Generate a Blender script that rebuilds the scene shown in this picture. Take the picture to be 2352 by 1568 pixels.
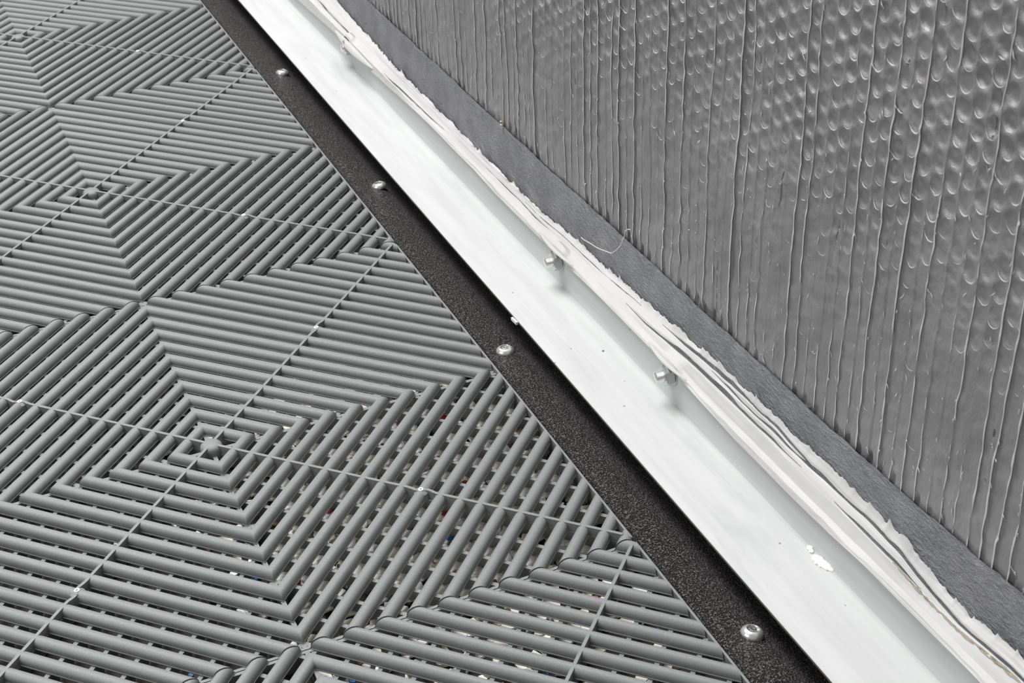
import bpy, bmesh, math, random
import numpy as np
from mathutils import Matrix, Vector

# ------------------------------------------------------------------ scene, camera, light
for o in list(bpy.data.objects):
    bpy.data.objects.remove(o)
SC = bpy.context.scene
COL = SC.collection
random.seed(4)
RNG = np.random.default_rng(7)

# world axes: X runs from the tiles towards the wall, Y along the wall, Z up (0 = top of the tile ribs)
R0 = Vector((0.913007, -0.406897, -0.029200))
R1 = Vector((-0.241543, -0.481519, -0.842494))
R2 = Vector((0.328748, 0.776256, -0.537914))
cd = bpy.data.cameras.new('camera')
cam = bpy.data.objects.new('camera', cd)
COL.objects.link(cam)
cam.matrix_world = Matrix(((R0.x, -R1.x, -R2.x, -0.127181),
                           (R0.y, -R1.y, -R2.y, -0.798999),
                           (R0.z, -R1.z, -R2.z, 0.570203),
                           (0, 0, 0, 1)))
cd.sensor_width = 36.0
cd.lens = 53.341
cd.clip_start = 0.01
cd.clip_end = 50
cd.dof.use_dof = True
cd.dof.focus_distance = 0.97
cd.dof.aperture_fstop = 32.0
SC.camera = cam

SC.view_settings.view_transform = 'Standard'
SC.view_settings.look = 'None'
SC.view_settings.gamma = 1.0
SC.view_settings.use_curve_mapping = False
SC.view_settings.exposure = 0.0

W = bpy.data.worlds.new('world')
SC.world = W
W.use_nodes = True
bg = W.node_tree.nodes['Background']
bg.inputs[0].default_value = (1.0, 1.0, 1.0, 1)
bg.inputs[1].default_value = 0.22

def area(name, loc, target, sx, sy, power, color=(1, 1, 1)):
    l = bpy.data.lights.new(name, 'AREA')
    l.shape = 'RECTANGLE'
    l.size = sx
    l.size_y = sy
    l.energy = power
    l.color = color
    o = bpy.data.objects.new(name, l)
    COL.objects.link(o)
    o.location = loc
    d = Vector(target) - Vector(loc)
    o.rotation_euler = d.to_track_quat('-Z', 'Y').to_euler()
    return o

area('ceiling_lamp', (-0.15, 1.3, 3.3), (0.1, 0.2, 0), 2.2, 2.6, 236)
area('side_light', (-2.4, -0.4, 1.7), (0.1, 0.0, 0), 1.8, 1.4, 24)  # unseen soft side source, added for screw highlights and fill on the upright

# ------------------------------------------------------------------ materials
def mat(name, color=(0.5, 0.5, 0.5), rough=0.5, metal=0.0, spec=0.5):
    m = bpy.data.materials.new(name)
    m.use_nodes = True
    b = m.node_tree.nodes['Principled BSDF']
    b.inputs['Base Color'].default_value = (*color, 1)
    b.inputs['Roughness'].default_value = rough
    b.inputs['Metallic'].default_value = metal
    b.inputs['Specular IOR Level'].default_value = spec
    return m, m.node_tree.nodes, m.node_tree.links, b

def noise(N, L, scale, detail=3.0, rough=0.6, vec=None, stretch=None, rot=None):
    n = N.new('ShaderNodeTexNoise')
    n.inputs['Scale'].default_value = scale
    n.inputs['Detail'].default_value = detail
    n.inputs['Roughness'].default_value = rough
    tc = N.new('ShaderNodeTexCoord')
    if stretch:
        mp = N.new('ShaderNodeMapping')
        mp.inputs['Scale'].default_value = stretch
        if rot:
            mp.inputs['Rotation'].default_value = rot
        L.new(tc.outputs['Object'], mp.inputs['Vector'])
        L.new(mp.outputs['Vector'], n.inputs['Vector'])
    else:
        L.new(tc.outputs['Object'], n.inputs['Vector'])
    return n

def ramp(N, L, src, stops):
    r = N.new('ShaderNodeValToRGB')
    els = r.color_ramp.elements
    while len(els) < len(stops):
        els.new(0.5)
    for e, (p, c) in zip(els, stops):
        e.position = p
        e.color = (*c, 1) if len(c) == 3 else c
    L.new(src, r.inputs['Fac'])
    return r

def bump(N, L, b, h, strength, dist):
    n = N.new('ShaderNodeBump')
    n.inputs['Strength'].default_value = strength
    n.inputs['Distance'].default_value = dist
    L.new(h, n.inputs['Height'])
    L.new(n.outputs['Normal'], b.inputs['Normal'])
    return n

def g(v):
    return (v, v, v)

# grey tile plastic
M_TILE, N, L, b = mat('grey_plastic', rough=0.58, spec=0.4)
n1 = noise(N, L, 900, 2)
r = ramp(N, L, n1.outputs['Fac'], [(0.3, (0.195, 0.200, 0.199)), (0.7, (0.228, 0.233, 0.231))])
L.new(r.outputs['Color'], b.inputs['Base Color'])
bump(N, L, b, n1.outputs['Fac'], 0.12, 0.0004)

M_PIN = mat('white_plastic', (0.9, 0.9, 0.88), 0.4)[0]

# black textured strip
M_STRIP, N, L, b = mat('black_textured_paint', (0.02, 0.018, 0.018), rough=0.34, spec=0.55)
n1 = noise(N, L, 1000, 2.0, 0.6)
n2 = noise(N, L, 30, 3, 0.6)
n3 = noise(N, L, 1050, 2.0, 0.5)
r = ramp(N, L, n3.outputs['Fac'], [(0.42, (0.010, 0.008, 0.008)), (0.53, (0.036, 0.030, 0.030)), (0.66, (0.25, 0.23, 0.23))])
L.new(r.outputs['Color'], b.inputs['Base Color'])
bump(N, L, b, n1.outputs['Fac'], 1.0, 0.0035)

# dull aluminium of the angle
def metal_sheet(name, lo, hi):
    m, N, L, b = mat(name, rough=0.7, metal=0.0, spec=0.12)
    n1 = noise(N, L, 14, 5, 0.65, stretch=(1.0, 0.35, 1.0))
    n2 = noise(N, L, 1100, 2)
    n3 = noise(N, L, 60, 4, 0.6, stretch=(1.6, 0.12, 1.6))
    r = ramp(N, L, n1.outputs['Fac'], [(0.30, lo), (0.42, hi), (0.75, hi)])
    r3 = ramp(N, L, n3.outputs['Fac'], [(0.35, g(0.90)), (0.6, g(1.0))])
    mx = N.new('ShaderNodeMix')
    mx.data_type = 'RGBA'
    mx.blend_type = 'MULTIPLY'
    mx.inputs['Factor'].default_value = 1.0
    L.new(r.outputs['Color'], mx.inputs['A'])
    L.new(r3.outputs['Color'], mx.inputs['B'])
    # small dirt specks
    vo = N.new('ShaderNodeTexVoronoi')
    vo.inputs['Scale'].default_value = 55
    tc = N.new('ShaderNodeTexCoord')
    L.new(tc.outputs['Object'], vo.inputs['Vector'])
    r4 = ramp(N, L, vo.outputs['Distance'], [(0.028, (0.38, 0.33, 0.29)), (0.05, g(1.0))])
    mx2 = N.new('ShaderNodeMix')
    mx2.data_type = 'RGBA'
    mx2.blend_type = 'MULTIPLY'
    mx2.inputs['Factor'].default_value = 0.85
    L.new(mx.outputs['Result'], mx2.inputs['A'])
    L.new(r4.outputs['Color'], mx2.inputs['B'])
    L.new(mx2.outputs['Result'], b.inputs['Base Color'])
    bump(N, L, b, n2.outputs['Fac'], 0.1, 0.0003)
    return m

M_FLANGE = metal_sheet('pale_aluminium', (0.49, 0.50, 0.50), (0.57, 0.575, 0.57))
M_LEG = metal_sheet('grey_aluminium', (0.56, 0.59, 0.58), (0.61, 0.635, 0.625))
M_EDGE = mat('cut_metal_edge', (0.16, 0.145, 0.13), 0.55, 0.3)[0]

# crinkled bright foil
M_FOIL, N, L, b = mat('bright_foil', (0.90, 0.895, 0.88), rough=0.55, metal=0.0, spec=0.35)
n1 = noise(N, L, 90, 4, 0.65, stretch=(1.0, 0.18, 1.0))
n2 = noise(N, L, 16, 4, 0.6)
r = ramp(N, L, n2.outputs['Fac'], [(0.3, (0.52, 0.515, 0.505)), (0.65, (0.575, 0.57, 0.56))])
L.new(r.outputs['Color'], b.inputs['Base Color'])
bump(N, L, b, n1.outputs['Fac'], 0.2, 0.0008)

# dark fine-creased foil tape on the wall
M_TAPE, N, L, b = mat('grey_foil_tape', (0.27, 0.275, 0.295), rough=0.38, metal=0.75, spec=0.5)
n1 = noise(N, L, 300, 5, 0.72, stretch=(1.0, 0.6, 1.3), rot=(0.5, 0, 0))
n2 = noise(N, L, 45, 3, 0.6)
r = ramp(N, L, n2.outputs['Fac'], [(0.35, (0.18, 0.182, 0.196)), (0.65, (0.24, 0.242, 0.25))])
L.new(r.outputs['Color'], b.inputs['Base Color'])
bump(N, L, b, n1.outputs['Fac'], 1.0, 0.0045)

# bubble foil
M_BUBBLE, N, L, b = mat('bubble_foil', (0.34, 0.34, 0.345), rough=0.62, metal=0.8, spec=0.5)
n1 = noise(N, L, 260, 4, 0.65, stretch=(1.0, 1.0, 0.45))
n2 = noise(N, L, 22, 3, 0.6)
r = ramp(N, L, n2.outputs['Fac'], [(0.35, (0.40, 0.392, 0.402)), (0.65, (0.465, 0.457, 0.462))])
L.new(r.outputs['Color'], b.inputs['Base Color'])
bump(N, L, b, n1.outputs['Fac'], 0.6, 0.0014)

M_CREASE_GLINT = mat('painted_crease_glint', (0.88, 0.86, 0.84), 0.42, 0.2)[0]  # glint of the creases put into a paler colour than the sheet
M_LIP_GLINT = mat('painted_lip_glint', (0.74, 0.735, 0.73), 0.45, 0.3)[0]  # light caught by the bubble lips, put into a paler colour

# zinc plated fixings
M_ZINC, N, L, b = mat('zinc_plated_steel', (0.84, 0.84, 0.83), rough=0.24, metal=0.75)
n1 = noise(N, L, 600, 2)
bump(N, L, b, n1.outputs['Fac'], 0.08, 0.0003)
M_NUT = mat('nut_zinc', (0.62, 0.64, 0.63), 0.28, 0.9)[0]
M_ZINCD = mat('dull_zinc', (0.45, 0.47, 0.46), 0.38, 1.0)[0]
M_RUST = mat('orange_rust', (0.55, 0.30, 0.06), 0.8)[0]
M_SEAL = mat('white_sealant', (0.93, 0.92, 0.90), 0.6)[0]
M_THREAD = mat('pale_thread', (0.82, 0.77, 0.70), 0.6)[0]
M_FLECK = mat('tan_fleck', (0.62, 0.52, 0.40), 0.7)[0]
M_DIRT = mat('brown_dirt', (0.32, 0.27, 0.22), 0.8)[0]
M_BLUE = mat('blue_fleck', (0.05, 0.28, 0.62), 0.6)[0]

# sub floor: pale chips with blue and red bits
M_SUB, N, L, b = mat('dark_sub_floor', rough=0.8)
n1 = noise(N, L, 60, 4)
r = ramp(N, L, n1.outputs['Fac'], [(0.35, (0.020, 0.018, 0.016)), (0.7, (0.050, 0.044, 0.040))])
L.new(r.outputs['Color'], b.inputs['Base Color'])
M_CHIP = [mat('cream_chip', (0.90, 0.86, 0.79), 0.6)[0], mat('white_chip', (0.93, 0.92, 0.88), 0.6)[0], mat('beige_chip', (0.74, 0.67, 0.58), 0.6)[0],
          mat('blue_chip', (0.02, 0.18, 0.52), 0.5)[0], mat('red_chip', (0.42, 0.05, 0.03), 0.5)[0], mat('brown_chip', (0.26, 0.15, 0.08), 0.6)[0]]

M_BACK = mat('plain_backing_board', (0.45, 0.42, 0.38), 0.8)[0]

# ------------------------------------------------------------------ helpers
class MB:
    """Collects vertices and faces for one mesh."""
    def __init__(s):
        s.v, s.f = [], []
    def add(s, vs, fs):
        o = len(s.v)
        s.v += [tuple(v) for v in vs]
        s.f += [tuple(i + o for i in f) for f in fs]
    def box(s, x0, x1, y0, y1, z0, z1):
        s.add([(x0, y0, z0), (x1, y0, z0), (x1, y1, z0), (x0, y1, z0), (x0, y0, z1), (x1, y0, z1), (x1, y1, z1), (x0, y1, z1)],
              [(0, 3, 2, 1), (4, 5, 6, 7), (0, 1, 5, 4), (1, 2, 6, 5), (2, 3, 7, 6), (3, 0, 4, 7)])
    def blade(s, p, q, t, z0, z1):
        """vertical blade from p to q (xy), thickness t"""
        p, q = Vector(p), Vector(q)
        d = (q - p).normalized()
        n = Vector((-d.y, d.x)) * (t / 2)
        a, b_, c, e = p + n, p - n, q - n, q + n
        vs = [(w.x, w.y, z) for z in (z0, z1) for w in (a, b_, c, e)]
        s.add(vs, [(0, 3, 2, 1), (4, 5, 6, 7), (0, 1, 5, 4), (1, 2, 6, 5), (2, 3, 7, 6), (3, 0, 4, 7)])
    def lathe(s, prof, n=24, frame=None, caps=True):
        """profile [(r,h)...] revolved about local z"""
        vs, fs = [], []
        for r_, h in prof:
            for i in range(n):
                a = 2 * math.pi * i / n
                vs.append((r_ * math.cos(a), r_ * math.sin(a), h))
        for j in range(len(prof) - 1):
            for i in range(n):
                k = (i + 1) % n
                fs.append((j * n + i, j * n + k, (j + 1) * n + k, (j + 1) * n + i))
        if caps:
            fs.append(tuple(range(n))[::-1])
            fs.append(tuple((len(prof) - 1) * n + i for i in range(n)))
        if frame is not None:
            vs = [tuple(frame @ Vector(v)) for v in vs]
        s.add(vs, fs)
    def mesh(s, name, m, smooth=35):
        me = bpy.data.meshes.new(name)
        me.from_pydata(s.v, [], s.f)
        bm = bmesh.new()
        bm.from_mesh(me)
        bmesh.ops.recalc_face_normals(bm, faces=bm.faces)
        bm.to_mesh(me)
        bm.free()
        me.materials.append(m)
        if smooth:
            me.polygons.foreach_set('use_smooth', [True] * len(me.polygons))
            me.set_sharp_from_angle(angle=math.radians(smooth))
        me.update()
        return me

def link(name, data, parent=None):
    o = bpy.data.objects.new(name, data)
    COL.objects.link(o)
    if parent is not None:
        o.parent = parent
    return o

def tag(o, label=None, cat=None, group=None, kind=None):
    if label: o['label'] = label
    if cat: o['category'] = cat
    if group: o['group'] = group
    if kind: o['kind'] = kind
    return o

def grid_mesh(name, P, m, smooth=True):
    """P: array (rows, cols, 3) -> quad sheet"""
    nr, nc = P.shape[:2]
    me = bpy.data.meshes.new(name)
    me.vertices.add(nr * nc)
    me.vertices.foreach_set('co', P.reshape(-1).astype(np.float32))
    i = np.arange(nr - 1)[:, None] * nc + np.arange(nc - 1)[None, :]
    q = np.stack([i, i + 1, i + nc + 1, i + nc], -1).reshape(-1)
    nq = (nr - 1) * (nc - 1)
    me.loops.add(nq * 4)
    me.loops.foreach_set('vertex_index', q.astype(np.int32))
    me.polygons.add(nq)
    me.polygons.foreach_set('loop_start', (np.arange(nq) * 4).astype(np.int32))
    me.polygons.foreach_set('use_smooth', np.full(nq, smooth))
    me.update(calc_edges=True)
    me.validate()
    me.materials.append(m)
    return me

def smooth_noise(x, seed, step):
    """1-D value noise"""
    r_ = np.random.default_rng(seed)
    t = np.asarray(x) / step + 1000.0
    i = np.floor(t).astype(int)
    f = t - i
    f = f * f * (3 - 2 * f)
    tab = r_.uniform(-1, 1, 4096)
    return tab[i % 4096] * (1 - f) + tab[(i + 1) % 4096] * f

_TAB = {}
def noise2(x, y, seed, step):
    if seed not in _TAB:
        _TAB[seed] = np.random.default_rng(seed).uniform(-1, 1, (512, 512))
    tab = _TAB[seed]
    tx, ty = x / step + 200.0, y / step + 200.0
    i, j = np.floor(tx).astype(int), np.floor(ty).astype(int)
    fx, fy = tx - i, ty - j
    fx, fy = fx * fx * (3 - 2 * fx), fy * fy * (3 - 2 * fy)
    i0, i1, j0, j1 = i % 512, (i + 1) % 512, j % 512, (j + 1) % 512
    return (tab[i0, j0] * (1 - fx) * (1 - fy) + tab[i1, j0] * fx * (1 - fy) + tab[i0, j1] * (1 - fx) * fy + tab[i1, j1] * fx * fy)

def sstep(a, b_, x):
    t = np.clip((x - a) / (b_ - a), 0, 1)
    return t * t * (3 - 2 * t)

# ------------------------------------------------------------------ setting: sub floor and backing wall
mb = MB()
mb.box(-2.5, 0.6, -2.5, 4.0, -0.06, -0.0172)
floor = tag(link('floor', mb.mesh('floor', M_SUB, 0)), 'dark sub floor under the tiles', kind='structure')
mb = MB()
mb.box(0.305, 0.40, -1.2, 3.2, -0.0172, 1.35)
wall = tag(link('wall_right', mb.mesh('wall_right', M_BACK, 0)), 'backing wall behind the foil insulation', kind='structure')

# loose chips under the tiles, thickest below the right part of the nearest full tile
def chips(n_):
    V, F, MI = [], [], []
    k = 0
    while k < n_:
        if k % 8 == 0:
            x, y = random.uniform(-0.19, 0.19), random.uniform(-0.55, 0.75)
            m_i = random.choice((3, 4, 4, 5, 5, 2, 5))
            r_ = random.uniform(0.001, 0.0025)
        else:
            x, y = random.gauss(0.105, 0.05), random.gauss(-0.095, 0.085)
            if x > 0.197 or x < -0.1:
                continue
            q = random.random()
            m_i = 0 if q < 0.42 else 1 if q < 0.74 else 2 if q < 0.90 else 3 if q < 0.945 else 4 if q < 0.98 else 5
            r_ = random.uniform(0.003, 0.0065) if m_i < 3 else random.uniform(0.0012, 0.0028)
        z = -0.0170 + random.random() * (0.0030 if m_i < 3 else 0.0042)
        ns = random.randint(5, 8)
        o = len(V)
        a0, tl, td = random.random() * 6.28, random.uniform(0, 0.25), random.random() * 6.28
        for lay, rr_, dz in ((0, 1.0, 0.0), (1, 0.93, 0.0012)):
            for i in range(ns):
                a = a0 + 6.283 * i / ns
                w_ = r_ * rr_ * (0.72 + 0.5 * ((i * 37 + k * 17) % 11) / 11)
                dx, dy = w_ * math.cos(a), w_ * math.sin(a)
                V.append((x + dx, y + dy, z + dz + tl * (dx * math.cos(td) + dy * math.sin(td))))
        F.append(tuple(o + ns + i for i in range(ns)))
        MI.append(m_i)
        for i in range(ns):
            j = (i + 1) % ns
            F.append((o + i, o + j, o + ns + j, o + ns + i))
            MI.append(m_i)
        k += 1
    me = bpy.data.meshes.new('pale_chips')
    me.from_pydata(V, [], F)
    for m_ in M_CHIP:
        me.materials.append(m_)
    me.polygons.foreach_set('material_index', MI)
    return me
tag(link('pale_chips', chips(2600)), 'loose pale chips with blue and red bits lying under the tile gaps', 'chips', kind='stuff')

# ------------------------------------------------------------------ floor tiles
H = 0.282843            # half diagonal of a 40 cm tile
PITCH = 0.01302
U0 = 0.0036
RW = 0.0037             # half width of a rib
GAP_IN, GAP_OUT = 0.0008, 0.0036   # how far the ribs stop before the tile edge
Z_RIB, Z_BOT = -0.0057, -0.0170

prof = [(-RW - 0.0004, Z_RIB), (-RW - 0.0004, Z_RIB + 0.0005), (-RW, Z_RIB + 0.0007)]
for i in range(9):
    a = math.pi - math.pi * i / 8
    prof.append((RW * math.cos(a), -RW + RW * math.sin(a)))
prof += [(RW, Z_RIB + 0.0007), (RW + 0.0004, Z_RIB + 0.0005), (RW + 0.0004, Z_RIB)]
NP = len(prof)

def rib_pos(k):
    return U0 + PITCH * k

def ring_mesh(k):
    h = rib_pos(k)
    vs, fs = [], []
    for cx, cy in ((1, 1), (-1, 1), (-1, -1), (1, -1)):
        vs += [(cx * (h + x), cy * (h + x), z) for x, z in prof]
    for c in range(4):
        a, b_ = c * NP, ((c + 1) % 4) * NP
        for i in range(NP):
            j = (i + 1) % NP
            fs.append((a + i, a + j, b_ + j, b_ + i))
    m_ = MB()
    m_.add(vs, fs)
    return m_.mesh('rib', M_TILE, 40)

def bar_mesh(axis, k):
    """axis 0: crosses +u rail, 1: +v, 2: -u, 3: -v.  Both ends follow the tile edges."""
    h = rib_pos(k)
    ang = axis * math.pi / 2
    ca, sa = round(math.cos(ang)), round(math.sin(ang))
    # end at +t side lies on the edge between axis and axis+1
    gp = GAP_OUT if axis == 0 else GAP_IN
    gm = GAP_OUT if axis == 1 else GAP_IN
    vs = []
    for sgn, gap in ((1, gp), (-1, gm)):
        for x, z in prof:
            r_ = h + x
            t = sgn * max(H - gap - r_, 0.0004)
            vs.append((r_ * ca - t * sa, r_ * sa + t * ca, z))
    fs = [(i, (i + 1) % NP, NP + (i + 1) % NP, NP + i) for i in range(NP)]
    fs += [tuple(range(NP)), tuple(range(NP, 2 * NP))]
    m_ = MB()
    m_.add(vs, fs)
    return m_.mesh('rib', M_TILE, 40)

def rot2(p, q):
    ca, sa = ((1, 0), (0, 1), (-1, 0), (0, -1))[q]
    return (p[0] * ca - p[1] * sa, p[0] * sa + p[1] * ca)

def rail_mesh(q):
    m_ = MB()
    up = rib_pos(11)
    pts = [(0.004, 0), (up - 0.0085, 0), (up - 0.0052, -0.0005), (up - 0.003, -0.0011), (up, -0.0006), (up + 0.003, 0.0014), (up + 0.0058, 0.0012), (up + 0.009, 0.0002), (up + 0.012, 0), (rib_pos(21) - 0.002, 0)]
    if q == 1:
        pts[-1] = (rib_pos(21) + 0.001, 0)
    for (a, b_) in zip(pts[:-1], pts[1:]):
        m_.blade(rot2(a, q), rot2(b_, q), 0.0019, Z_BOT + 0.002, -0.0001)
    m_.blade(rot2((0.004, 0), q), rot2((H - 0.006, 0), q), 0.0026, Z_BOT + 0.002, -0.0062)
    return m_.mesh('rail', M_TILE, 40)

def hub_mesh():
    m_ = MB()
    m_.lathe([(0.0072, -0.016), (0.0072, -0.0035), (0.0069, -0.0018), (0.0058, -0.0004), (0.0035, 0.0002), (0.0, 0.0004)], 28, caps=False)
    return m_.mesh('hub', M_TILE, 50)

def pin_mesh(q):
    m_ = MB()
    x, y = rot2((rib_pos(11), 0), q)
    fr = Matrix.Translation((x, y, 0))
    ro, ri = 0.00165, 0.00075
    m_.lathe([(ri, -0.0004), (ri, 0.0003), (ri + 0.0002, 0.0005), (ro - 0.0002, 0.0005), (ro, 0.0003), (ro, -0.001)], 20, fr, caps=False)
    return m_.mesh('pin', M_PIN, 50)

def pinboss_mesh(m_):
    for q in range(4):
        x, y = rot2((rib_pos(11), 0), q)
        m_.lathe([(0.0052, -0.006), (0.0044, -0.0017), (0.003, -0.0006), (0.0, 0.00005)], 20, Matrix.Translation((x, y, 0)), caps=False)

def wall_mesh(q):
    """perimeter wall between corner q and q+1 of the tile"""
    a, b_ = Vector(rot2((H, 0), q)), Vector(rot2((0, H), q))
    d = (b_ - a).normalized()
    nin = Vector((-d.y, d.x))
    if nin.dot(a) > 0:
        nin = -nin
    m_ = MB()
    if q == 0:
        off, t, zt, ins = 0.0008, 0.0014, -0.0029, 0.0035
    else:
        off, t, zt, ins = 0.0013, 0.0019, -0.0056, 0.003
    p, r_ = a + nin * off + d * ins, b_ + nin * off - d * (ins if q else 0.0015)
    m_.blade(p, r_, t, Z_BOT, zt)
    if q == 0:   # small lugs that join the wall to the ribs
        for k in range(1, 22):
            for s_ in (0, 1):
                h = rib_pos(k)
                w = Vector((H - h - 0.004, h + 0.004)) if s_ else Vector((h + 0.004, H - h - 0.004))
                if w.x > 0.01 and w.y > 0.01:
                    m_.blade(w + nin * 0.0035, w + nin * 0.0008 - nin * 0.004, 0.002, Z_BOT + 0.003, -0.0085)
    return m_.mesh('edge_wall', M_TILE, 40)

def arched_blade(m_, q, v):
    """support blade parallel to rail q at offset v: feet under the ribs, arches between them"""
    r0, r1 = abs(v) + 0.001, H - abs(v) - 0.003
    top, t2 = -0.0060, 0.0013
    pts = [(r0, -0.0160)]
    for k in range(0, 23):
        c = U0 + PITCH * (k + 0.5)
        hw = PITCH * 0.40
        for e in range(7):
            a = math.pi - math.pi * e / 6
            r_ = c + hw * math.cos(a)
            if r0 < r_ < r1:
                pts.append((r_, -0.0170 + 0.0055 * math.sin(a) ** 0.8 if 0 < e < 6 else -0.0170))
    pts.append((r1, -0.0160))
    vs = []
    for r_, z in pts:
        for dv in (-t2, t2):
            for zz in (z, top):
                x, y = rot2((r_, v + dv), q)
                vs.append((x, y, zz))
    fs = []
    for i in range(len(pts) - 1):
        a, b_ = 4 * i, 4 * i + 4
        fs += [(a, a + 1, b_ + 1, b_), (a + 2, b_ + 2, b_ + 3, a + 3), (a + 1, a + 3, b_ + 3, b_ + 1), (a, b_, b_ + 2, a + 2)]
    e_ = 4 * (len(pts) - 1)
    fs += [(0, 2, 3, 1), (e_, e_ + 1, e_ + 3, e_ + 2)]
    m_.add(vs, fs)

def lattice_mesh():
    m_ = MB()
    z0, z1 = -0.0122, -0.0060
    for q in range(4):
        for sgn in (1, -1):
            j = 1
            while j * PITCH * 1.5 < H / 2 - 0.004:
                v = sgn * j * PITCH * 1.5
                arched_blade(m_, q, v)
                j += 1
        # diagonal spokes between the corners of the ribs
        c, s_ = rot2((0.003, 0.003), q), rot2((H / 2 - 0.0012, H / 2 - 0.0012), q)
        m_.blade(c, s_, 0.0026, z0 - 0.003, z1 + 0.0003)
    pinboss_mesh(m_)
    return m_.mesh('support_grid', M_TILE, 40)

PARTS = []
for k in range(1, 11):
    PARTS.append(('rib', ring_mesh(k), None))
for ax in range(4):
    for k in range(11, 22):
        PARTS.append(('rib', bar_mesh(ax, k), None))
for q in range(4):
    PARTS.append(('rail', rail_mesh(q), None))
PARTS.append(('hub', hub_mesh(), 'round hub where the four rails cross'))
for q in range(4):
    PARTS.append(('pin', pin_mesh(q), 'small white ring set in the rail'))
for q in range(4):
    PARTS.append(('edge_wall', wall_mesh(q), None))
PARTS.append(('support_grid', lattice_mesh(), None))

def tile_matrix(i, j):
    """i along the wall, j away from the wall (tile steps of 40 cm)"""
    return Matrix.Translation((-0.4 * j, 0.4 * i, 0)) @ Matrix.Rotation(-math.pi / 4, 4, 'Z')

def make_tile(i, label):
    root = bpy.data.objects.new('floor_tile', None)
    root.empty_display_size = 0.05
    COL.objects.link(root)
    root.matrix_world = tile_matrix(i, 0)
    tag(root, label, 'floor tile', 'ribbed floor tiles in a row along the black strip')
    for nm, me, lab in PARTS:
        o = bpy.data.objects.new(nm, me)
        if lab:
            o['label'] = lab
        if nm == 'support_grid':
            o['kind'] = 'stuff'
        o.parent = root
        COL.objects.link(o)
    return root

make_tile(0, 'grey ribbed floor tile with the largest hub, pale chips showing through its gaps')
make_tile(1, 'grey ribbed floor tile directly behind the tile with the largest hub')
make_tile(2, 'farthest grey ribbed floor tile, at the top left corner of the picture')
make_tile(-1, 'grey ribbed floor tile cut off by the bottom edge, beside the nearest strip screw')

# the same tiling goes on out of view: one joined mass
def joined_tiles(cells):
    V, F, o = [], [], 0
    for c in cells:
        M_ = np.array(tile_matrix(*c))
        for nm, me, lab in PARTS:
            if nm == 'pin':
                continue
            co = np.empty(len(me.vertices) * 3)
            me.vertices.foreach_get('co', co)
            co = co.reshape(-1, 3) @ M_[:3, :3].T + M_[:3, 3]
            V.append(co)
            F += [tuple(v + o for v in p.vertices) for p in me.polygons]
            o += len(co)
    me = bpy.data.meshes.new('floor_tiling')
    me.from_pydata(np.concatenate(V).tolist(), [], F)
    me.materials.append(M_TILE)
    me.polygons.foreach_set('use_smooth', [True] * len(me.polygons))
    me.set_sharp_from_angle(angle=math.radians(40))
    return me
tag(link('floor_tiling', joined_tiles([(-1, 1), (0, 1), (1, 1), (2, 1), (3, 1), (3, 0)])),
    'further grey ribbed floor tiling beyond the row along the strip', 'floor tiling', kind='stuff')

# ------------------------------------------------------------------ black strip beside the tiles
ys = np.arange(-1.0, 2.2001, 0.01)
sp = [(0.2012, -0.0172), (0.2012, -0.0042), (0.2016, -0.0033), (0.2030, -0.0028), (0.208, -0.0021), (0.214, -0.0020), (0.219, -0.0028), (0.2235, -0.0046),
      (0.228, -0.0074), (0.233, -0.0112), (0.239, -0.0150), (0.247, -0.0172), (0.258, -0.0176), (0.258, -0.0172)]
P = np.zeros((len(sp), len(ys), 3))
for i, (x, z) in enumerate(sp):
    wob = 0.00022 * smooth_noise(ys, 3, 0.05) * (1 if 3 <= i < 10 else 0.3)
    P[i, :, 0] = x + (0.0003 * smooth_noise(ys, 5, 0.12) if i < 4 else 0)
    P[i, :, 1] = ys
    P[i, :, 2] = z + wob
tag(link('edging_strip', grid_mesh('edging_strip', P, M_STRIP)), 'black textured edging strip between the grey tiles and the pale metal angle', 'strip')

# ------------------------------------------------------------------ screws in the strip
def button_screw():
    root = bpy.data.objects.new('button_screw', None)
    COL.objects.link(root)
    m_ = MB()
    m_.lathe([(0.0064, -0.001), (0.0064, 0.0004), (0.0062, 0.0010), (0.0056, 0.0020), (0.0048, 0.0027), (0.0041, 0.0031), (0.0036, 0.0032), (0.0034, 0.0030), (0.0033, 0.0020)], 36, caps=False)
    link('head', m_.mesh('screw_head', M_ZINC, 50), root)
    m_ = MB()
    m_.lathe([(0.0033, 0.0020), (0.0024, 0.0021), (0.0022, 0.0030), (0.0016, 0.0032), (0.0008, 0.0029), (0.0, 0.0029)], 24, caps=False)
    link('socket', m_.mesh('screw_socket', M_ZINCD, 40), root)
    return root
spots = [(0.2202, -0.2949, 0.3, 'zinc button head screw on the black strip nearest the bottom edge'),
         (0.2135, 0.0182, 1.2, 'zinc button head screw on the black strip, second from the bottom edge'),
         (0.2219, 0.3005, 2.0, 'zinc button head screw on the black strip, third from the bottom edge'),
         (0.2207, 0.5773, 0.8, 'small bright button head screw on the black strip, farthest of the row')]
first = button_screw()
for i, (x, y, a, lab) in enumerate(spots):
    if i == 0:
        s_ = first
    else:
        s_ = first.copy()
        COL.objects.link(s_)
        for ch in list(first.children):
            c = ch.copy()
            c.parent = s_
            COL.objects.link(c)
    s_.location = (x, y, -0.0024 if x < 0.216 else -0.0032)
    s_.rotation_euler = (0, 0.06 if x < 0.216 else 0.2, a)
    tag(s_, lab, 'screw', 'screws along the black strip')

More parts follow.
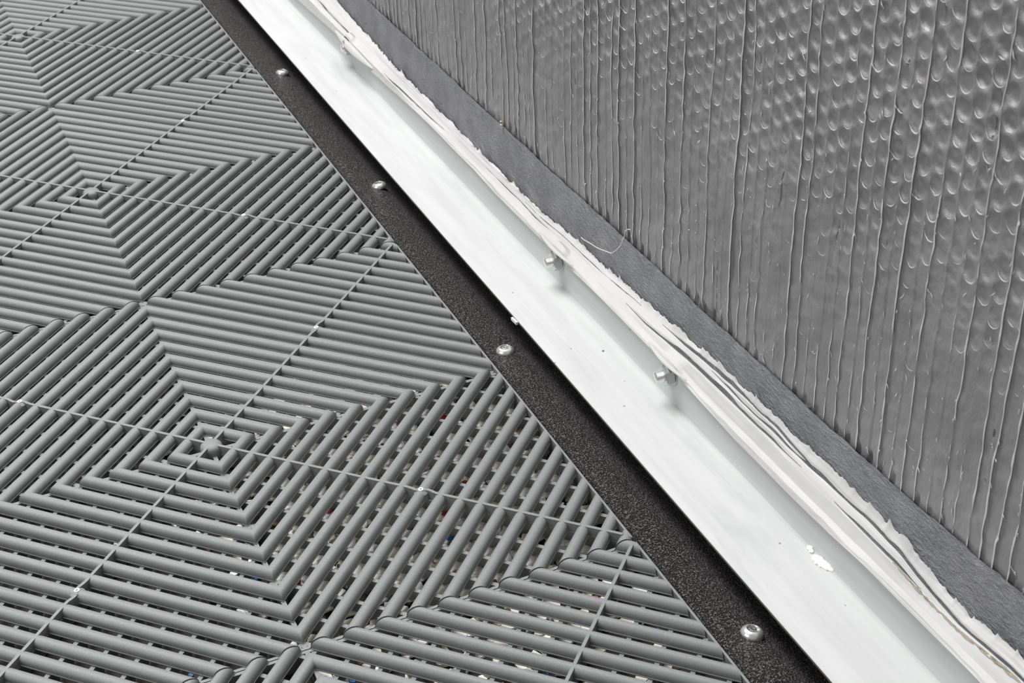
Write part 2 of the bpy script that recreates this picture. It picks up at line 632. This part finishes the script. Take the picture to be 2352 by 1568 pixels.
# ------------------------------------------------------------------ metal angle: flange and upright
ys = np.arange(-1.0, 2.2001, 0.008)
FL, FOLD, ZF, ZTOP = 0.2296, 0.2778, 0.0100, 0.0365
ang = bpy.data.objects.new('metal_angle', None)
COL.objects.link(ang)
tag(ang, 'long pale aluminium angle with a wide flat flange beside the black strip', 'metal angle')
sp = [(FL + 0.0004, ZF - 0.0024), (FL + 0.0001, ZF - 0.0004), (FL + 0.0004, ZF), (FL + 0.004, ZF + 0.0001), (0.243, ZF - 0.0003), (0.252, ZF - 0.0005), (0.262, ZF - 0.0003), (0.270, ZF + 0.0001), (0.2755, ZF + 0.0004), (FOLD - 0.0006, ZF + 0.0007),
      (FOLD + 0.0030, ZF + 0.0007), (FOLD + 0.0030, ZF - 0.0024)]
P = np.zeros((len(sp), len(ys), 3))
for i, (x, z) in enumerate(sp):
    P[i, :, 0] = x + (0.0002 * smooth_noise(ys, 11, 0.2))
    P[i, :, 1] = ys
    P[i, :, 2] = z + (0.00025 * smooth_noise(ys, 13, 0.16) if 3 <= i < 8 else 0)
# a soft dent in the flange
for i in range(4, 8):
    P[i, :, 2] -= 0.0009 * np.exp(-((ys + 0.108) / 0.014) ** 2) * math.exp(-((sp[i][0] - 0.267) / 0.006) ** 2)
flange = link('flange', grid_mesh('flange', P, M_FLANGE), ang)
flange.data.materials.append(M_EDGE)
flange.data.set_sharp_from_angle(angle=math.radians(50))
ncol = len(ys) - 1
mi = np.zeros(len(flange.data.polygons), dtype=np.int32)
mi[:ncol] = 1
flange.data.polygons.foreach_set('material_index', mi)
sp = [(FOLD - 0.0004, ZF + 0.0004), (FOLD, ZF + 0.0014), (FOLD + 0.0002, 0.018), (FOLD + 0.0001, 0.026), (FOLD, 0.034), (FOLD, ZTOP - 0.0004), (FOLD + 0.0004, ZTOP), (FOLD + 0.0026, ZTOP), (FOLD + 0.0029, ZTOP - 0.0005), (FOLD + 0.0029, ZF)]
P = np.zeros((len(sp), len(ys), 3))
for i, (x, z) in enumerate(sp):
    P[i, :, 0] = x + (0.0002 * smooth_noise(ys, 11, 0.2))
    P[i, :, 1] = ys
    P[i, :, 2] = z
up = link('upright', grid_mesh('upright', P, M_LEG), ang)
up.data.set_sharp_from_angle(angle=math.radians(50))
up['label'] = 'narrow grey upright leg of the angle, in shade'

# ------------------------------------------------------------------ bubble foil insulation on the wall
NW = 0.2945
COLP, ROWP = 0.0102, 0.012
rel = np.array([0.0, 0.00035, 0.0009, 0.0017, 0.0028, 0.0040, 0.0051, 0.0062, 0.0074, 0.0085, 0.0093, 0.00985])
i0, i1 = -48, 93
S, BI, REL = [], [], []
for i in range(i0, i1):
    for r_ in rel:
        S.append(i * COLP - COLP / 2 + r_)
        BI.append(i)
        REL.append(r_)
S, BI, REL = np.array(S), np.array(BI), np.array(REL)
Z = np.concatenate([[0.0680], np.arange(0.0688, 0.372, 0.00085)])
nS, nZ = len(S), len(Z)
SS, ZZ = np.meshgrid(S, Z)
BB = np.broadcast_to(BI, SS.shape)
RR = np.broadcast_to(REL, SS.shape)
# distance to the nearest column boundary and its index
near_l = RR < COLP / 2
bnd = np.where(near_l, BB, BB + 1)
dist = np.where(near_l, RR, RR - COLP)
# strength of the dimples grows up the wall and towards the near end
wig2 = noise2(SS, ZZ, 21, 0.05)
dim = sstep(0.15, 0.265, ZZ + 0.06 * np.clip(SS + 0.1, -0.25, 0.3) + 0.02 * wig2) * (0.75 + 0.25 * wig2)
dim = dim + 0.07
jrow = np.round((ZZ - (BB % 2) * ROWP / 2) / ROWP).astype(int)
cz = jrow * ROWP + (BB % 2) * ROWP / 2
tabd = RNG.uniform(0.55, 1.15, (400, 400))
tx = RNG.uniform(-0.0007, 0.0007, (400, 400))
ii, jj = (BB + 100) % 400, (jrow + 50) % 400
rr = np.sqrt(((SS - BB * COLP - tx[ii, jj]) / 0.0047) ** 2 + ((ZZ - cz) / 0.0057) ** 2)
# bowl that is deepest just above its lower lip: the lip catches light from above
lowhalf = np.clip((cz - ZZ) / 0.0057, -1, 1)
bowl = sstep(1.04, 0.58, rr) * (0.9 + 0.35 * lowhalf)
h = -0.0017 * dim * tabd[ii, jj] * bowl
# vertical creases
ampt = RNG.uniform(0, 1, 400) ** 2.2
sidet = RNG.uniform(0, 1, 400) ** 1.6
bidx = (bnd + 100) % 400
mod = 0.55 + 0.6 * noise2(bnd * 1.0, ZZ, 31, 0.018)
fade = 1.0 - 0.45 * sstep(0.2, 0.3, ZZ)
h += 0.0006 * (0.12 + ampt[bidx]) * np.clip(mod, 0.05, 1.2) * np.exp(-(dist / 0.00055) ** 2) * fade
side = np.exp(-((dist + 0.0013) / 0.0009) ** 2)     # groove just before a crease
h -= 0.0008 * sidet[bidx] * side * np.clip(0.6 + 0.5 * noise2(bnd * 1.0, ZZ, 33, 0.03), 0, 1.2)
# sheet steps a little at each crease, and sags softly
h += 0.0005 * ampt[bidx] * np.where(near_l, 1, -1) * np.exp(-np.abs(dist) / 0.0025)
h += 0.0011 * noise2(SS, ZZ, 41, 0.06) + 0.00045 * noise2(SS, ZZ, 43, 0.007) + 0.00022 * noise2(SS, ZZ, 44, 0.0033) * (0.5 + dim)
# dark openings where a crease runs into the tape
tape_top = 0.0785 + 0.006 * np.exp(-(SS + 0.40) / 0.07)
h -= 0.0032 * sidet[bidx] * np.exp(-((dist + 0.0022) / 0.0016) ** 2) * sstep(0.0075, 0.001, np.abs(ZZ - tape_top - 0.0005))
hmax = np.where(ZZ < tape_top - 0.002, 0.0, 0.004)
h = np.minimum(h, hmax)
wx = SS + 0.0007 * noise2(bnd * 1.0, ZZ, 51, 0.011) * np.exp(-np.abs(dist) / 0.0012) + 0.0008 * noise2(bnd * 1.0, ZZ, 52, 0.05)
P = np.stack([NW - h, wx, ZZ], -1)
ins = bpy.data.objects.new('insulation_sheet', None)
COL.objects.link(ins)
tag(ins, 'grey bubble foil insulation sheet hung on the wall with vertical creases', 'insulation')
link('bubble_field', grid_mesh('bubble_field', P, M_BUBBLE), ins)
# glints on the creases and lower bubble lips, painted as thin pale ribbons
def ribbon_set(name, lines, label, m):
    V, F = [], []
    for pts in lines:           # pts: (x, y, z, half width, across-vector in y,z)
        o = len(V)
        for (x, y, z, w_, ay, az) in pts:
            V += [(x, y - w_ * ay, z - w_ * az), (x - 0.5 * w_, y, z), (x, y + w_ * ay, z + w_ * az)]
        for i in range(len(pts) - 1):
            a = o + 3 * i
            F += [(a, a + 1, a + 4, a + 3), (a + 1, a + 2, a + 5, a + 4)]
    me = bpy.data.meshes.new(name)
    me.from_pydata(V, [], F)
    me.materials.append(m)
    o_ = link(name, me, ins)
    o_['kind'] = 'stuff'
    o_['label'] = label
def h_at(y, z):
    j = min(np.searchsorted(Z, z), nZ - 1)
    i = min(np.searchsorted(S, y), nS - 1)
    return max(h[j, max(i - 2, 0):i + 3].max(), -0.001)
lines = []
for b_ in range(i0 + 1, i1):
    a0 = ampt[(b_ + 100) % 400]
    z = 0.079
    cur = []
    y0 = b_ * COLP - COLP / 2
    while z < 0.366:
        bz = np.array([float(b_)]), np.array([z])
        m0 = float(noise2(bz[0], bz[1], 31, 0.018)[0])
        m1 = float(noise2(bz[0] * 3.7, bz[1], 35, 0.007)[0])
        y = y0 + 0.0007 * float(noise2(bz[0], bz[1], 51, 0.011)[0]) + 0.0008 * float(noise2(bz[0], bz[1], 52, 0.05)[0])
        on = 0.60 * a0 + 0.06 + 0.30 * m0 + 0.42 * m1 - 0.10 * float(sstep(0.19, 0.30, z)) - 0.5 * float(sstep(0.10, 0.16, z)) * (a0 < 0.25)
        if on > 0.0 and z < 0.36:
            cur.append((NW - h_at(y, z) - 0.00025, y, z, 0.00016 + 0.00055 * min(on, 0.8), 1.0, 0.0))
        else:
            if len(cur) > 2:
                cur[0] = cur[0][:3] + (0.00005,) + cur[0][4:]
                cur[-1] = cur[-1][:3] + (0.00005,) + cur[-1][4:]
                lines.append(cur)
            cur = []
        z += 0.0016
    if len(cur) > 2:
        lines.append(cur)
ribbon_set('crease_glint', lines, 'thin bright glints painted along the vertical creases', M_CREASE_GLINT)
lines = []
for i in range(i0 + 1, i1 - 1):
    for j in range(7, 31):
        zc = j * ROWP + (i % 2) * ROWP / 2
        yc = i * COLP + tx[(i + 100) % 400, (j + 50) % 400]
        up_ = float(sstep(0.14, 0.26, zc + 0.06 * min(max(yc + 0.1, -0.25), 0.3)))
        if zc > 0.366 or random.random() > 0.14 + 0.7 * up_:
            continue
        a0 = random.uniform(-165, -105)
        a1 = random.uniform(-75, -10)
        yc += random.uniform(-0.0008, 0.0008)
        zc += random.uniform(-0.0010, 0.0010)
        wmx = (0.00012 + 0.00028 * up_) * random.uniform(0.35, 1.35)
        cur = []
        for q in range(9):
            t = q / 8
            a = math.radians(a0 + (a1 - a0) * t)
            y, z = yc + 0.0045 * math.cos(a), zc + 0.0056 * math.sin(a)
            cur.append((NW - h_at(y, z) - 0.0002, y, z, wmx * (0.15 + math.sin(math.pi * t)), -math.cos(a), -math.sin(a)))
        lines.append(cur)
# short glints where the foil is pinched, also painted as pale ribbons
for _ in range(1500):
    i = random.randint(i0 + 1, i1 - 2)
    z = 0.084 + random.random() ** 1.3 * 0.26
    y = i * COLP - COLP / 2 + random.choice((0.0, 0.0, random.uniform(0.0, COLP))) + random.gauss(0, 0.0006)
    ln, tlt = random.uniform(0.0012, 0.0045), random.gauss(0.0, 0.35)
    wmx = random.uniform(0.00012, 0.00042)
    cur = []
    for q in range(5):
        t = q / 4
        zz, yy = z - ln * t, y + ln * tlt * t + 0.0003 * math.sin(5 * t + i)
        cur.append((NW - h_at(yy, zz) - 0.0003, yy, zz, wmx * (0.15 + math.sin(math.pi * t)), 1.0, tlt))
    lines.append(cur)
ribbon_set('lip_glint', lines, 'bright glints painted on the lower bubble lips and pinched foil', M_LIP_GLINT)
# the plainer rest of the sheet
m_ = MB()
ya, yb = S[0] - 0.0, S[-1]
for (y0, y1, z0, z1) in ((-1.0, ya, 0.068, 0.3715), (yb, 2.2, 0.068, 0.3715), (-1.0, 2.2, 0.3715, 1.3)):
    m_.box(NW, NW + 0.003, y0, y1, z0, z1)
link('upper_sheet', m_.mesh('upper_sheet', M_BUBBLE, 0), ins)

# ------------------------------------------------------------------ grey tape along the foot of the insulation
NT = 0.2929
ys = np.arange(-0.6, 1.4, 0.0016)
tt = 0.0785 + 0.006 * np.exp(-(ys + 0.40) / 0.07) + 0.0005 * smooth_noise(ys, 61, 0.013) + 0.0003 * smooth_noise(ys, 62, 0.004)
tt = np.minimum(tt, 0.094)
rows = np.linspace(0, 1, 22)
YY, TT = np.meshgrid(ys, rows)
ZT = 0.028 + (tt[None, :] - 0.028) * TT
X = NT + 0.00035 * noise2(YY, ZT, 63, 0.012) + 0.00018 * noise2(YY + ZT, ZT - YY * 0.6, 64, 0.004) + 0.0005 * noise2(YY, ZT, 65, 0.05)
X[-1] += 0.0004
tag(link('foil_tape', grid_mesh('foil_tape', np.stack([X, YY, ZT], -1), M_TAPE)), 'dull grey foil tape along the foot of the bubble insulation', 'tape')

# ------------------------------------------------------------------ bright crinkled foil over the upright
ys = np.arange(-0.6, 1.4, 0.0010)
gk = [(-1.0, 0.0350), (-0.404, 0.0346), (-0.354, 0.0350), (-0.312, 0.0346), (-0.28, 0.0324), (-0.236, 0.0312), (-0.184, 0.0305), (-0.124, 0.0338), (-0.07, 0.0343), (0.02, 0.0336), (0.10, 0.0329), (0.176, 0.0318), (0.216, 0.0340), (0.348, 0.0334), (0.46, 0.0270), (0.52, 0.0310), (0.62, 0.0270), (0.75, 0.019), (1.0, 0.016), (3, 0.016)]
tk = [(-1.0, 0.050), (-0.4115, 0.0523), (-0.375, 0.0471), (-0.339, 0.0509), (-0.3255, 0.0548), (-0.272, 0.0551), (-0.2244, 0.0544), (-0.1733, 0.0540), (-0.1439, 0.0529), (-0.0655, 0.0483), (0.0014, 0.0437), (0.08, 0.0408), (0.126, 0.0372), (0.207, 0.0363), (0.317, 0.0371), (0.424, 0.0379), (0.507, 0.0419), (0.61, 0.0478), (0.72, 0.050), (3, 0.050)]
zl = np.interp(ys, *zip(*gk)) + 0.0006 * smooth_noise(ys, 71, 0.05)
for yb in (-0.1010, 0.0640, 0.53):      # the foil is slit open around each bolt
    zl = zl + (0.0370 - np.minimum(zl, 0.0370)) * np.exp(-((ys - yb) / 0.011) ** 4)
zt = np.interp(ys, *zip(*tk))
saw = np.mod(ys / 0.021 + 0.8 * smooth_noise(ys, 73, 0.03), 1.0)
zt = zt + 0.0006 * smooth_noise(ys, 76, 0.02)
teeth = 0.0012 * np.abs(smooth_noise(ys, 79, 0.0025)) + 0.0030 * (saw ** 6) * np.clip(0.4 + 0.8 * smooth_noise(ys, 75, 0.03), 0, 1.2) + 0.0009 * smooth_noise(ys, 77, 0.004) + 0.0011 * smooth_noise(ys, 78, 0.009)
nt_ = 110
T = np.linspace(0, 1, nt_)
P = np.zeros((nt_, len(ys), 3))
for j, t in enumerate(T):
    # polyline: lower edge on the upright, round over its top, across to the wall
    kt = [0, 0.22, 0.34, 0.5, 0.8, 0.93, 1.0]
    x = np.interp(t, kt, [FOLD - 0.0024, FOLD - 0.0010, 0.2800, 0.2835, 0.2890, 0.2913, 0.2925])
    zm = 0.0398 + 0.35 * (zt - 0.0398)
    zk = [zl + 0.0027, np.maximum(zl + 0.0042, 0.0374), np.maximum(zl + 0.0052, 0.0388), zm, zm + 0.55 * (zt - zm), zm + 0.82 * (zt - zm), zt]
    k = min(np.searchsorted(kt, t, 'right') - 1, 5)
    f = (t - kt[k]) / (kt[k + 1] - kt[k])
    z = zk[k] * (1 - f) + zk[k + 1] * f + teeth * t ** 14
    P[j, :, 0] = x
    P[j, :, 1] = ys
    P[j, :, 2] = z
# lengthwise folds: (x, y) paths seen from above
G = [([(0.2836, -0.0382), (0.2835, -0.0554), (0.2854, -0.1079), (0.2853, -0.1621), (0.2849, -0.2259)], 0.0062, 0.0010),
     ([(0.2890, -0.0792), (0.2900, -0.1233), (0.2905, -0.1673), (0.2900, -0.2019), (0.2890, -0.241)], 0.0050, 0.0007),
     ([(0.2880, -0.1431), (0.2880, -0.2177), (0.2890, -0.2544), (0.2890, -0.2922), (0.2882, -0.3224), (0.2876, -0.3556), (0.2872, -0.3827), (0.2870, -0.46)], 0.0062, 0.0009),
     ([(0.2845, -0.2815), (0.2844, -0.3191), (0.2846, -0.335)], 0.0018, 0.0006),
     ([(0.2838, 0.1993), (0.2838, 0.1474), (0.2829, 0.1054)], 0.0018, 0.0003),
     ([(0.2778, 0.4218), (0.2790, 0.3611), (0.2800, 0.3048)], 0.0034, 0.0004),
     ([(0.2816, 0.6312), (0.2813, 0.5342)], 0.0018, 0.0005),
     ([(0.2870, 0.1324), (0.2880, 0.04), (0.2890, -0.0279)], 0.0012, 0.0002)]
xs0 = P[:, :, 0].copy()
for path, dep, wid in G:
    path = sorted(path, key=lambda q: q[1])
    px = np.interp(ys, [q[1] for q in path], [q[0] for q in path])
    e = sstep(path[0][1] - 0.012, path[0][1] + 0.02, ys) * sstep(path[-1][1] + 0.012, path[-1][1] - 0.02, ys)
    d = xs0 - px[None, :]
    dep = 0.0012
    prof_ = np.exp(-(d / wid) ** 4) - 0.18 * np.exp(-((d + 1.8 * wid) / (1.2 * wid)) ** 2)
    P[:, :, 2] -= dep * e[None, :] * prof_
YY = P[:, :, 1]
TT = np.broadcast_to(T[:, None], YY.shape)
w = np.minimum(1, TT * 8)
P[:, :, 2] += w * (0.0003 * noise2(YY, TT * 0.05, 81, 0.03) + 0.00022 * noise2(YY * 0.08, TT * 0.03, 82, 0.0022) + 0.0004 * noise2(YY * 0.12, TT * 0.03, 83, 0.006))
P[:, :, 0] += -0.0003 + w * 0.0002 * noise2(YY, TT * 0.05, 84, 0.008)
foil = link('foil_flashing', grid_mesh('foil_flashing', P, M_FOIL))
tag(foil, 'bright crinkled silver foil with a torn upper edge, lapped over the metal angle', 'foil')

# shade in the lengthwise folds, painted as narrow grey strips on the foil
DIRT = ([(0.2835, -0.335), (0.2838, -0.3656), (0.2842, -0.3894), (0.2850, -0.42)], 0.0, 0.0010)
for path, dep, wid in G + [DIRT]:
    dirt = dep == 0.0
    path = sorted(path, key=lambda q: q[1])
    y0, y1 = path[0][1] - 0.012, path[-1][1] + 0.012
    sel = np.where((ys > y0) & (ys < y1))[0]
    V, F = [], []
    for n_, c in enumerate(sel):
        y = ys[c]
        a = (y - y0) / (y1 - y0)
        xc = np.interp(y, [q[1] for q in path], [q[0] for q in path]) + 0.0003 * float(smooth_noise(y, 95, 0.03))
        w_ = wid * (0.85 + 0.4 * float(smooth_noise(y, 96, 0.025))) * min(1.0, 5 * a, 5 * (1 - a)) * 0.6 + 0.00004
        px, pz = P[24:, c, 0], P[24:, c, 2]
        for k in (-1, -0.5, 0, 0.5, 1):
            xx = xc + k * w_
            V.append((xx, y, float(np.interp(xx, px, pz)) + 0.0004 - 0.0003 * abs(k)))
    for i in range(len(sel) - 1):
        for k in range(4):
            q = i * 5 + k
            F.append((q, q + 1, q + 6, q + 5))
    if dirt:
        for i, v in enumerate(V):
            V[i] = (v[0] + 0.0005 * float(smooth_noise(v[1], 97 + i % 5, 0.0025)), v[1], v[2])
    me = bpy.data.meshes.new('fold_shade')  # mesh name also serves the dirt streak
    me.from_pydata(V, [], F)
    me.materials.append(M_DIRT if dirt else M_TAPE)  # tape grey stands in for the fold shade
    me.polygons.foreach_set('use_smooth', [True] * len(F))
    link('dirt_streak' if dirt else 'fold_shade', me, foil)['label'] = 'brown dirt streak on the foil' if dirt else 'narrow grey strip painted as the shade of a foil fold'

def foil_flap(y0, y1, x, z, wid, lift):
    """a slit lip of foil that stands away over a bolt"""
    n_ = 26
    A = np.linspace(0, 1, n_)
    P = np.zeros((4, n_, 3))
    for i, a in enumerate(A):
        e = math.sin(math.pi * a) ** 0.8
        y = y0 + (y1 - y0) * a
        P[0, i] = (x - lift * e * 0.3, y, z + wid * 0.55 * e)
        P[1, i] = (x - lift * e * 0.8, y, z + wid * 0.28 * e)
        P[2, i] = (x - lift * e, y, z - wid * 0.02 * e)
        P[3, i] = (x - lift * e * 1.02, y, z - wid * 0.12 * e)
    o = link('foil_flap', grid_mesh('foil_flap', P, M_FOIL), foil)
    sm = o.modifiers.new('thickness', 'SOLIDIFY')
    sm.thickness = 0.0003
    return o
foil_flap(0.572, 0.455, FOLD - 0.0012, 0.0335, 0.0085, 0.0060)
foil_flap(0.094, 0.036, FOLD - 0.0022, 0.0400, 0.0026, 0.0036)
foil_flap(-0.074, -0.124, FOLD - 0.0022, 0.0400, 0.0026, 0.0036)

# ------------------------------------------------------------------ bolts through the upright
def bolt(x, y, z, label, rust=False, length=0.0122):
    root = bpy.data.objects.new('hex_bolt', None)
    COL.objects.link(root)
    root.location = (x, y, z)
    root.rotation_euler = (0, -math.pi / 2, 0)        # local z points away from the wall
    tag(root, label, 'bolt', 'bolts through the upright of the metal angle')
    m_ = MB()
    m_.lathe([(0.0080, -0.0003), (0.0080, 0.0006), (0.0077, 0.0009), (0.0026, 0.0009)], 28)
    link('washer', m_.mesh('washer', M_ZINCD, 40), root)
    m_ = MB()
    R_ = 0.0073
    hx = [(R_ * math.cos(math.pi / 3 * i + 0.25), R_ * math.sin(math.pi / 3 * i + 0.25)) for i in range(6)]
    vs = [(a * 0.97, c * 0.97, 0.0009) for a, c in hx] + [(a, c, 0.0012) for a, c in hx] + [(a, c, 0.0060) for a, c in hx] + [(a * 0.88, c * 0.88, 0.0068) for a, c in hx]
    fs = [tuple(range(6))[::-1], tuple(range(18, 24))]
    for r_ in range(3):
        for i in range(6):
            k = (i + 1) % 6
            fs.append((r_ * 6 + i, r_ * 6 + k, r_ * 6 + 6 + k, r_ * 6 + 6 + i))
    m_.add(vs, fs)
    link('nut', m_.mesh('nut', M_NUT, 25), root)
    m_ = MB()
    pr, zz = [], 0.004
    while zz < length - 0.0010:
        pr += [(0.0038, zz), (0.0033, zz + 0.0006)]
        zz += 0.0012
    pr += [(0.0037, length - 0.0006), (0.0030, length), (0.0, length + 0.0001)]
    m_.lathe(pr, 24, caps=False)
    link('shank', m_.mesh('shank', M_ZINC, 40), root)
    if rust:
        m_ = MB()
        bm = bmesh.new()
        bmesh.ops.create_icosphere(bm, subdivisions=2, radius=0.0016)
        for v in bm.verts:
            v.co *= 0.75 + 0.5 * random.random()
            v.co += Vector((0.0064, 0.0026, 0.0040))
        me = bpy.data.meshes.new('rust_spot')
        bm.to_mesh(me)
        bm.free()
        me.materials.append(M_RUST)
        o = link('rust_spot', me, root)
        o['label'] = 'orange rust spot on the nut'
    return root
bolt(FOLD + 0.0002, -0.1010, 0.0310, 'clean zinc hex bolt under a slit foil lip, nearest to the white sealant blob')
bolt(FOLD + 0.0002, 0.0640, 0.0308, 'zinc hex bolt with an orange rust spot poking out under the foil', rust=True)
bolt(FOLD + 0.0002, 0.5300, 0.0300, 'far dull hex bolt half hidden beside the large white foil flap', length=0.009)

# ------------------------------------------------------------------ small loose bits
def lump(name, pts, m, label, cat):
    bm = bmesh.new()
    for (x, y, z, r_) in pts:
        res = bmesh.ops.create_icosphere(bm, subdivisions=2, radius=r_)
        for v in res['verts']:
            v.co = Vector((v.co.x * random.uniform(0.8, 1.2), v.co.y * random.uniform(0.9, 1.3), v.co.z * 0.7)) + Vector((x, y, z))
    me = bpy.data.meshes.new(name)
    bm.to_mesh(me)
    bm.free()
    vx = bpy.data.meshes.new(name)
    me.materials.append(m)
    o = link(name, me)
    rm = o.modifiers.new('merge', 'REMESH')
    rm.mode = 'VOXEL'
    rm.voxel_size = 0.0004
    rm.use_smooth_shade = True
    return tag(o, label, cat)
lump('sealant_blob', [(0.2764, -0.2630, 0.0110, 0.0018), (0.2758, -0.2655, 0.0110, 0.0015), (0.2750, -0.2720, 0.0108, 0.0027), (0.2752, -0.2745, 0.0109, 0.0031), (0.2756, -0.2775, 0.0108, 0.0030), (0.2762, -0.2805, 0.0108, 0.0026), (0.2768, -0.2835, 0.0108, 0.0016)],
     M_SEAL, 'white crumbly sealant blob in the fold of the metal angle', 'sealant')
m_ = MB()
m_.box(FL - 0.0012, FL + 0.0004, 0.0310, 0.0400, 0.0074, 0.0096)
me = m_.mesh('plastic_chip', M_PIN, 0)
for v in me.vertices:
    v.co.z += 0.0006 * math.sin(v.co.y * 900)
    v.co.x += 0.0005 * math.cos(v.co.y * 700)
tag(link('plastic_chip', me), 'tiny white plastic chip stuck to the edge of the metal flange', 'chip')

pts = [(0.0499, 0.0555), (0.0511, 0.045), (0.0545, 0.028), (0.0600, 0.0083), (0.0645, 0.004), (0.0690, -0.0016), (0.0760, -0.0060), (0.0811, -0.0090), (0.0872, -0.0110), (0.0905, -0.0150), (0.0915, -0.0183)]
fine = []
tt_ = np.linspace(0, len(pts) - 1, 60)
pz = np.interp(tt_, range(len(pts)), [q[0] for q in pts])
py = np.interp(tt_, range(len(pts)), [q[1] for q in pts])
k3 = np.array([0.25, 0.5, 0.25])
for _ in range(4):
    pz[1:-1] = np.convolve(pz, k3, 'valid')
    py[1:-1] = np.convolve(py, k3, 'valid')
m_ = MB()
rad, ns = 0.00028, 6
vs, fs = [], []
for i in range(60):
    a_, c_ = max(i - 1, 0), min(i + 1, 59)
    d = Vector((0, py[c_] - py[a_], pz[c_] - pz[a_])).normalized()
    u_, w_ = Vector((1, 0, 0)), d.cross(Vector((1, 0, 0)))
    for k in range(ns):
        an = 2 * math.pi * k / ns
        vs.append(Vector((0.2910 - 0.0003 * math.sin(i * 0.7), py[i], pz[i])) + (u_ * math.cos(an) + w_ * math.sin(an)) * rad)
for i in range(59):
    for k in range(ns):
        fs.append((i * ns + k, i * ns + (k + 1) % ns, (i + 1) * ns + (k + 1) % ns, (i + 1) * ns + k))
m_.add(vs, fs)
tag(link('loose_thread', m_.mesh('loose_thread', M_THREAD, 60)), 'pale loose thread hanging across the grey foil tape', 'thread')
lump('tan_fleck', [(0.2918, 0.1965, 0.0800, 0.0013), (0.2918, 0.1972, 0.0825, 0.0010), (0.2918, 0.1955, 0.0778, 0.0009)], M_FLECK, 'tan fleck stuck at the top edge of the grey tape', 'debris')
lump('blue_fleck', [(0.2655, -0.0293, 0.0102, 0.0009)], M_BLUE, 'tiny blue fleck lying on the pale metal flange', 'debris')
